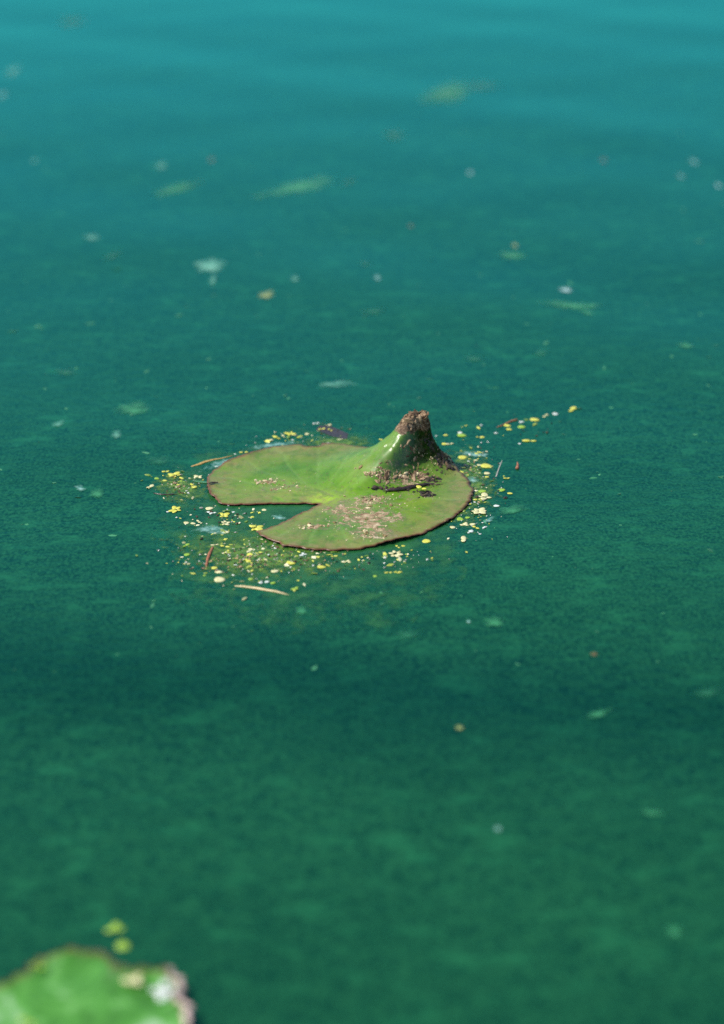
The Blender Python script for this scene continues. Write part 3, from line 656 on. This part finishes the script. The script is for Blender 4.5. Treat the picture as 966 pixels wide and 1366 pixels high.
FR = [
 ('leaf_fragment', 'long bright green drowned leaf blade in the upper water', 397, 249, 112, 19, 12, 'fbright', .0, .35),
 ('leaf_fragment', 'dim green drowned blade left of the long bright one', 236, 250, 66, 15, 14, 'fgreen', -.1, .2),
 ('leaf_fragment', 'tiny green scrap right of the long bright blade', 466, 242, 26, 8, 20, 'fdim', 0, 0),
 ('leaf_fragment', 'broad faint green scrap near the top centre', 596, 124, 74, 28, 12, 'fgreen', 0, .2),
 ('leaf_fragment', 'faint green smear right of the broad faint scrap', 640, 114, 60, 14, 2, 'fdim', 0, 0),
 ('petal', 'pale mint petal with a stem-like tail at upper left', 280, 355, 44, 22, 2, 'fmint', 0, 0),
 ('leaf_fragment', 'tan yellow scrap right of the mint petal', 355, 393, 32, 14, 8, 'ftan', 0, .2),
 ('feather', 'small white-blue scrap on the right above the green squiggle', 755, 386, 24, 9, 0, 'fwhite', 0, 0),
 ('weed_strand', 'green squiggle of weed on the right', 762, 405, 90, 11, -3, 'fgreen', -.18, -.2),
 ('weed_strand', 'short green tail under the weed squiggle', 783, 416, 18, 7, -12, 'fgreen', 0, 0),
 ('leaf_fragment', 'flat green scrap with a yellow dot above it', 684, 339, 42, 12, 0, 'fgreen', 0, 0),
 ('seed', 'yellow dot just above the flat green scrap', 687, 326, 11, 8, 0, 'ftan', 0, 0),
 ('foam_speck', 'cyan speck right of the tan scrap', 503, 371, 13, 12, 0, 'fblue', 0, 0),
 ('foam_speck', 'white speck in the upper water right of centre', 627, 230, 9, 7, 0, 'fwhite', 0, 0),
 ('foam_speck', 'white speck at the far right edge', 958, 247, 9, 7, 0, 'fwhite', 0, 0),
 ('foam_speck', 'pale cyan smudge beside the far right edge', 925, 216, 14, 12, 0, 'fblue', 0, 0),
 ('foam_speck', 'small cyan dot left of the white speck at the right edge', 908, 235, 12, 9, 0, 'fblue', 0, 0),
 ('foam_speck', 'pale speck above the dim green blade', 215, 221, 18, 12, 0, 'fpale', 0, 0),
 ('seed', 'rusty dot above the dim blade', 282, 213, 12, 9, 0, 'frust', 0, 0),
 ('seed', 'rusty dot in the upper right water', 805, 213, 11, 9, 0, 'frust', 0, 0),
 ('seed', 'rusty fleck above the tan scrap by the right half', 548, 300, 10, 6, 0, 'frust', 0, 0),
 ('weed_strand', 'curved pale strand behind the pad', 448, 514, 62, 11, 4, 'fpale', .2, 0),
 ('leaf_fragment', 'yellow-green drowned scrap left of centre', 178, 546, 50, 19, 2, 'fgreen', 0, 0),
 ('leaf_fragment', "faint green sliver left of the pad's tan leaf", 212, 615, 42, 13, 2, 'fdim', 0, 0),
 ('leaf_fragment', 'round green scrap low on the left', 130, 657, 20, 15, 0, 'fgreen', 0, 0),
 ('foam_speck', 'pale smear beside the round green scrap', 107, 651, 20, 10, -14, 'fblue', 0, 0),
 ('leaf_fragment', 'pale oval scrap at the left', 78, 566, 24, 9, 10, 'fpale', 0, 0),
 ('foam_speck', 'pale drop above the round green scrap', 155, 580, 16, 14, 0, 'fpale', 0, 0),
 ('foam_speck', 'pale smudge at the left under the top', 122, 317, 26, 10, 0, 'fpale', 0, 0),
 ('leaf_fragment', 'dim smudge below the pale smudge at left', 150, 341, 28, 10, 18, 'fdim', 0, 0),
 ('leaf_fragment', 'faint green smudge near the top left corner', 97, 28, 44, 14, 0, 'fdim', 0, 0),
 ('foam_speck', 'pale smudge at the left edge near the top', 17, 95, 20, 16, 0, 'fpale', 0, 0),
 ('foam_speck', 'faint pale dot at the very left below the smudge', 3, 127, 14, 12, 0, 'fblue', 0, 0),
 ('foam_speck', 'tiny grey ring speck at upper left', 46, 213, 10, 7, 0, 'fpale', 0, 0),
 ('leaf_fragment', 'faint green patch centre right near the top', 525, 180, 34, 16, 0, 'fdim', 0, 0),
 ('leaf_fragment', 'short green dash at the right', 914, 461, 24, 8, 0, 'fgreen', 0, 0),
 ('leaf_fragment', 'dim scrap above the curved strand', 500, 415, 36, 9, 8, 'fdim', 0, 0),
 ('leaf_fragment', 'green smudge under the trail at right', 683, 680, 46, 13, 10, 'fgreen', 0, 0),
 ('leaf_fragment', 'forked orange-brown scrap in the lower right', 793, 872, 18, 8, 0, 'frust', .3, 0),
 ('leaf_fragment', 'faint slanting scrap in the dark band', 800, 950, 46, 9, 14, 'fgreen', 0, 0),
 ('leaf_fragment', 'faint green dash low on the right', 870, 1084, 38, 9, 0, 'fgreen', 0, 0),
 ('leaf_fragment', 'olive smudge below centre', 613, 970, 18, 10, 0, 'ftan', 0, 0),
 ('foam_speck', 'bright cyan speck below the pad', 625, 828, 9, 7, 0, 'fblue', 0, 0),
 ('leaf_fragment', 'green smudge beside the bright cyan speck', 660, 828, 30, 16, 4, 'fgreen', 0, 0),
 ('leaf_fragment', 'long faint smudge below the pad', 545, 845, 44, 12, 4, 'fdim', 0, 0),
 ('leaf_fragment', 'faint lime smudge under the reed stem', 402, 813, 18, 14, 0, 'fgreen', 0, 0),
 ('leaf_fragment', 'faint green smudge low at the far right', 900, 1240, 24, 14, 0, 'fgreen', 0, 0),
 ('foam_speck', 'faint cyan dot low in the middle', 664, 1104, 14, 12, 0, 'fblue', 0, 0),
 ('foam_speck', 'small pale drop right of the mint petal', 393, 372, 14, 10, 0, 'fpale', 0, 0),
 ('leaf_fragment', 'green smudge right of the grey ring speck', 88, 496, 34, 10, 0, 'fdim', 0, 0),
 ('leaf_fragment', 'faint smear at the right edge below the pad', 945, 922, 60, 12, 8, 'fdim', 0, 0),
 ('leaf_fragment', 'dim scrap under the tan scrap', 487, 352, 20, 7, 0, 'fdim', 0, 0),
 ('leaf_fragment', 'dim green fleck behind the peak', 633, 477, 30, 10, 0, 'fdim', 0, 0),
 ('leaf_fragment', 'dim green fleck above the trail', 722, 470, 24, 9, 8, 'fdim', 0, 0),
]
CAT = dict(leaf_fragment='leaf scrap', petal='petal', feather='feather', weed_strand='water weed', seed='seed', foam_speck='foam')
for (nm, lb, x, y, a, b, an, m, bd, tp) in FR:
    flake(nm, lb, CAT[nm], x, y, a, b, an, m, G1 if nm == 'leaf_fragment' else ('foam specks on the water' if nm == 'foam_speck' else None), bd, 26, tp)
stuff('drifting_scraps', 'countless dim green specks drifting all over the water',
      [tuple(at(random.uniform(-60, 1020), min(1340, random.choice((random.gauss(520, 150), random.uniform(60, 900)))), 0)[:2]) for _ in range(230)], .0011, M['scrap'], squash=.06, elong=2.6, sink=.4, zf=lambda x, y: (wz(x, y) + .0001, Vector((0, 0, 1))))
stuff('yellow_flakes', 'shredded yellow green duckweed bits floating round the pad', wspot(345, 742, 120, 34, 90) + wspot(236, 642, 40, 16, 26) + wspot(632, 640, 34, 70, 60) + wspot(395, 588, 90, 10, 16) + wspot(300, 692, 70, 22, 26) + wspot(505, 744, 90, 12, 22) + wspot(700, 565, 70, 16, 8), .0008, M['flake_y'], squash=.22, elong=2.4, zf=wfn)
stuff('pale_flakes', 'shredded pale duckweed bits floating round the pad', wspot(340, 745, 120, 34, 60) + wspot(236, 648, 40, 18, 16) + wspot(630, 650, 34, 70, 50) + wspot(430, 578, 60, 8, 10) + wspot(300, 690, 70, 22, 20) + wspot(505, 744, 90, 12, 16), .0007, M['flake_p'], squash=.22, elong=2.4, zf=wfn)
flake('weed_strand', 'thin pale tail hanging from the mint petal', 'water weed', 284, 373, 10, 22, 0, 'fpale')

# sky glints painted as pale blue sheets, then mats of algae round the pad
flake('sky_glint', 'pale blue curl of painted sky glint between the mat and the left lobe', 'sky glint', 282, 709, 62, 16, -4, 'fblue', None, .25)
flake('sky_glint', 'pale blue painted sky glint inside the notch', 'sky glint', 372, 690, 26, 9, -4, 'fblue')
flake('sky_glint', "bluish painted sky glint hugging the pad's far left edge", 'sky glint', 296, 620, 70, 12, 17, 'fblue', None, .1)
flake('sky_glint', 'bluish painted sky glint behind the left lobe', 'sky glint', 366, 596, 90, 9, 8, 'fblue', None, .1, zup=.0005)
flake('sky_glint', "bluish painted sky glint at the pad's right corner", 'sky glint', 630, 640, 22, 12, 0, 'fblue')
flake('sky_glint', 'bluish painted sky glint behind the right foot of the peak', 'sky glint', 632, 606, 54, 10, -4, 'fblue')
flake('sky_glint', 'grey blue streak of painted glint right of the pad below the duckweed', 'sky glint', 652, 694, 26, 8, 20, 'fblue')
flake('sky_glint', 'bluish painted shimmer beneath the front of the pad', 'sky glint', 460, 771, 40, 7, 0, 'fdim')
o = flake('algae_cloud', 'cloud of pale green algae hanging in the water all round the pad', None, 425, 682, 500, 240, 0, 'fhalo', zup=.0002, n=60); o['kind'] = 'stuff'
for lb, a in (('olive algae mat in front of the notch', (345, 738, 270, 90, -3)), ("thin olive algae around the left tip", (240, 650, 100, 50, -4)),
              ("olive algae film right of the pad", (622, 645, 100, 130, 4)), ("olive algae film behind the left lobe", (450, 590, 120, 26, 0))):
    o = flake('algae_mat', lb, None, *a, 'folive', zup=.00035); o['kind'] = 'stuff'; del o['label']; o['label'] = lb

stuff('floating_dark_specks', 'dark rotting specks floating among the duckweed round the pad',
      wspot(345, 748, 90, 24, 130) + wspot(236, 648, 30, 12, 50) + wspot(640, 640, 30, 50, 50) + wspot(440, 572, 22, 8, 30) + wspot(700, 570, 60, 16, 16) + wspot(300, 690, 60, 16, 50) + wspot(460, 752, 60, 14, 30), .0005, M['crumb_dark'], zf=wfn)
stuff('floating_pale_specks', 'minute pale specks floating among the duckweed round the pad',
      wspot(345, 745, 110, 28, 130) + wspot(240, 645, 36, 20, 30) + wspot(635, 650, 34, 70, 90) + wspot(400, 590, 90, 12, 24) + wspot(520, 748, 70, 14, 30) + wspot(300, 690, 60, 20, 30), .0004, M['crumb_grey'], zf=wfn)
stuff('floating_brown_specks', 'olive brown crumbs floating in the algae mat before the notch',
      wspot(350, 745, 90, 20, 120) + wspot(240, 645, 26, 12, 24) + wspot(620, 640, 24, 40, 30), .00065, M['crumb_brown'], zf=wfn)
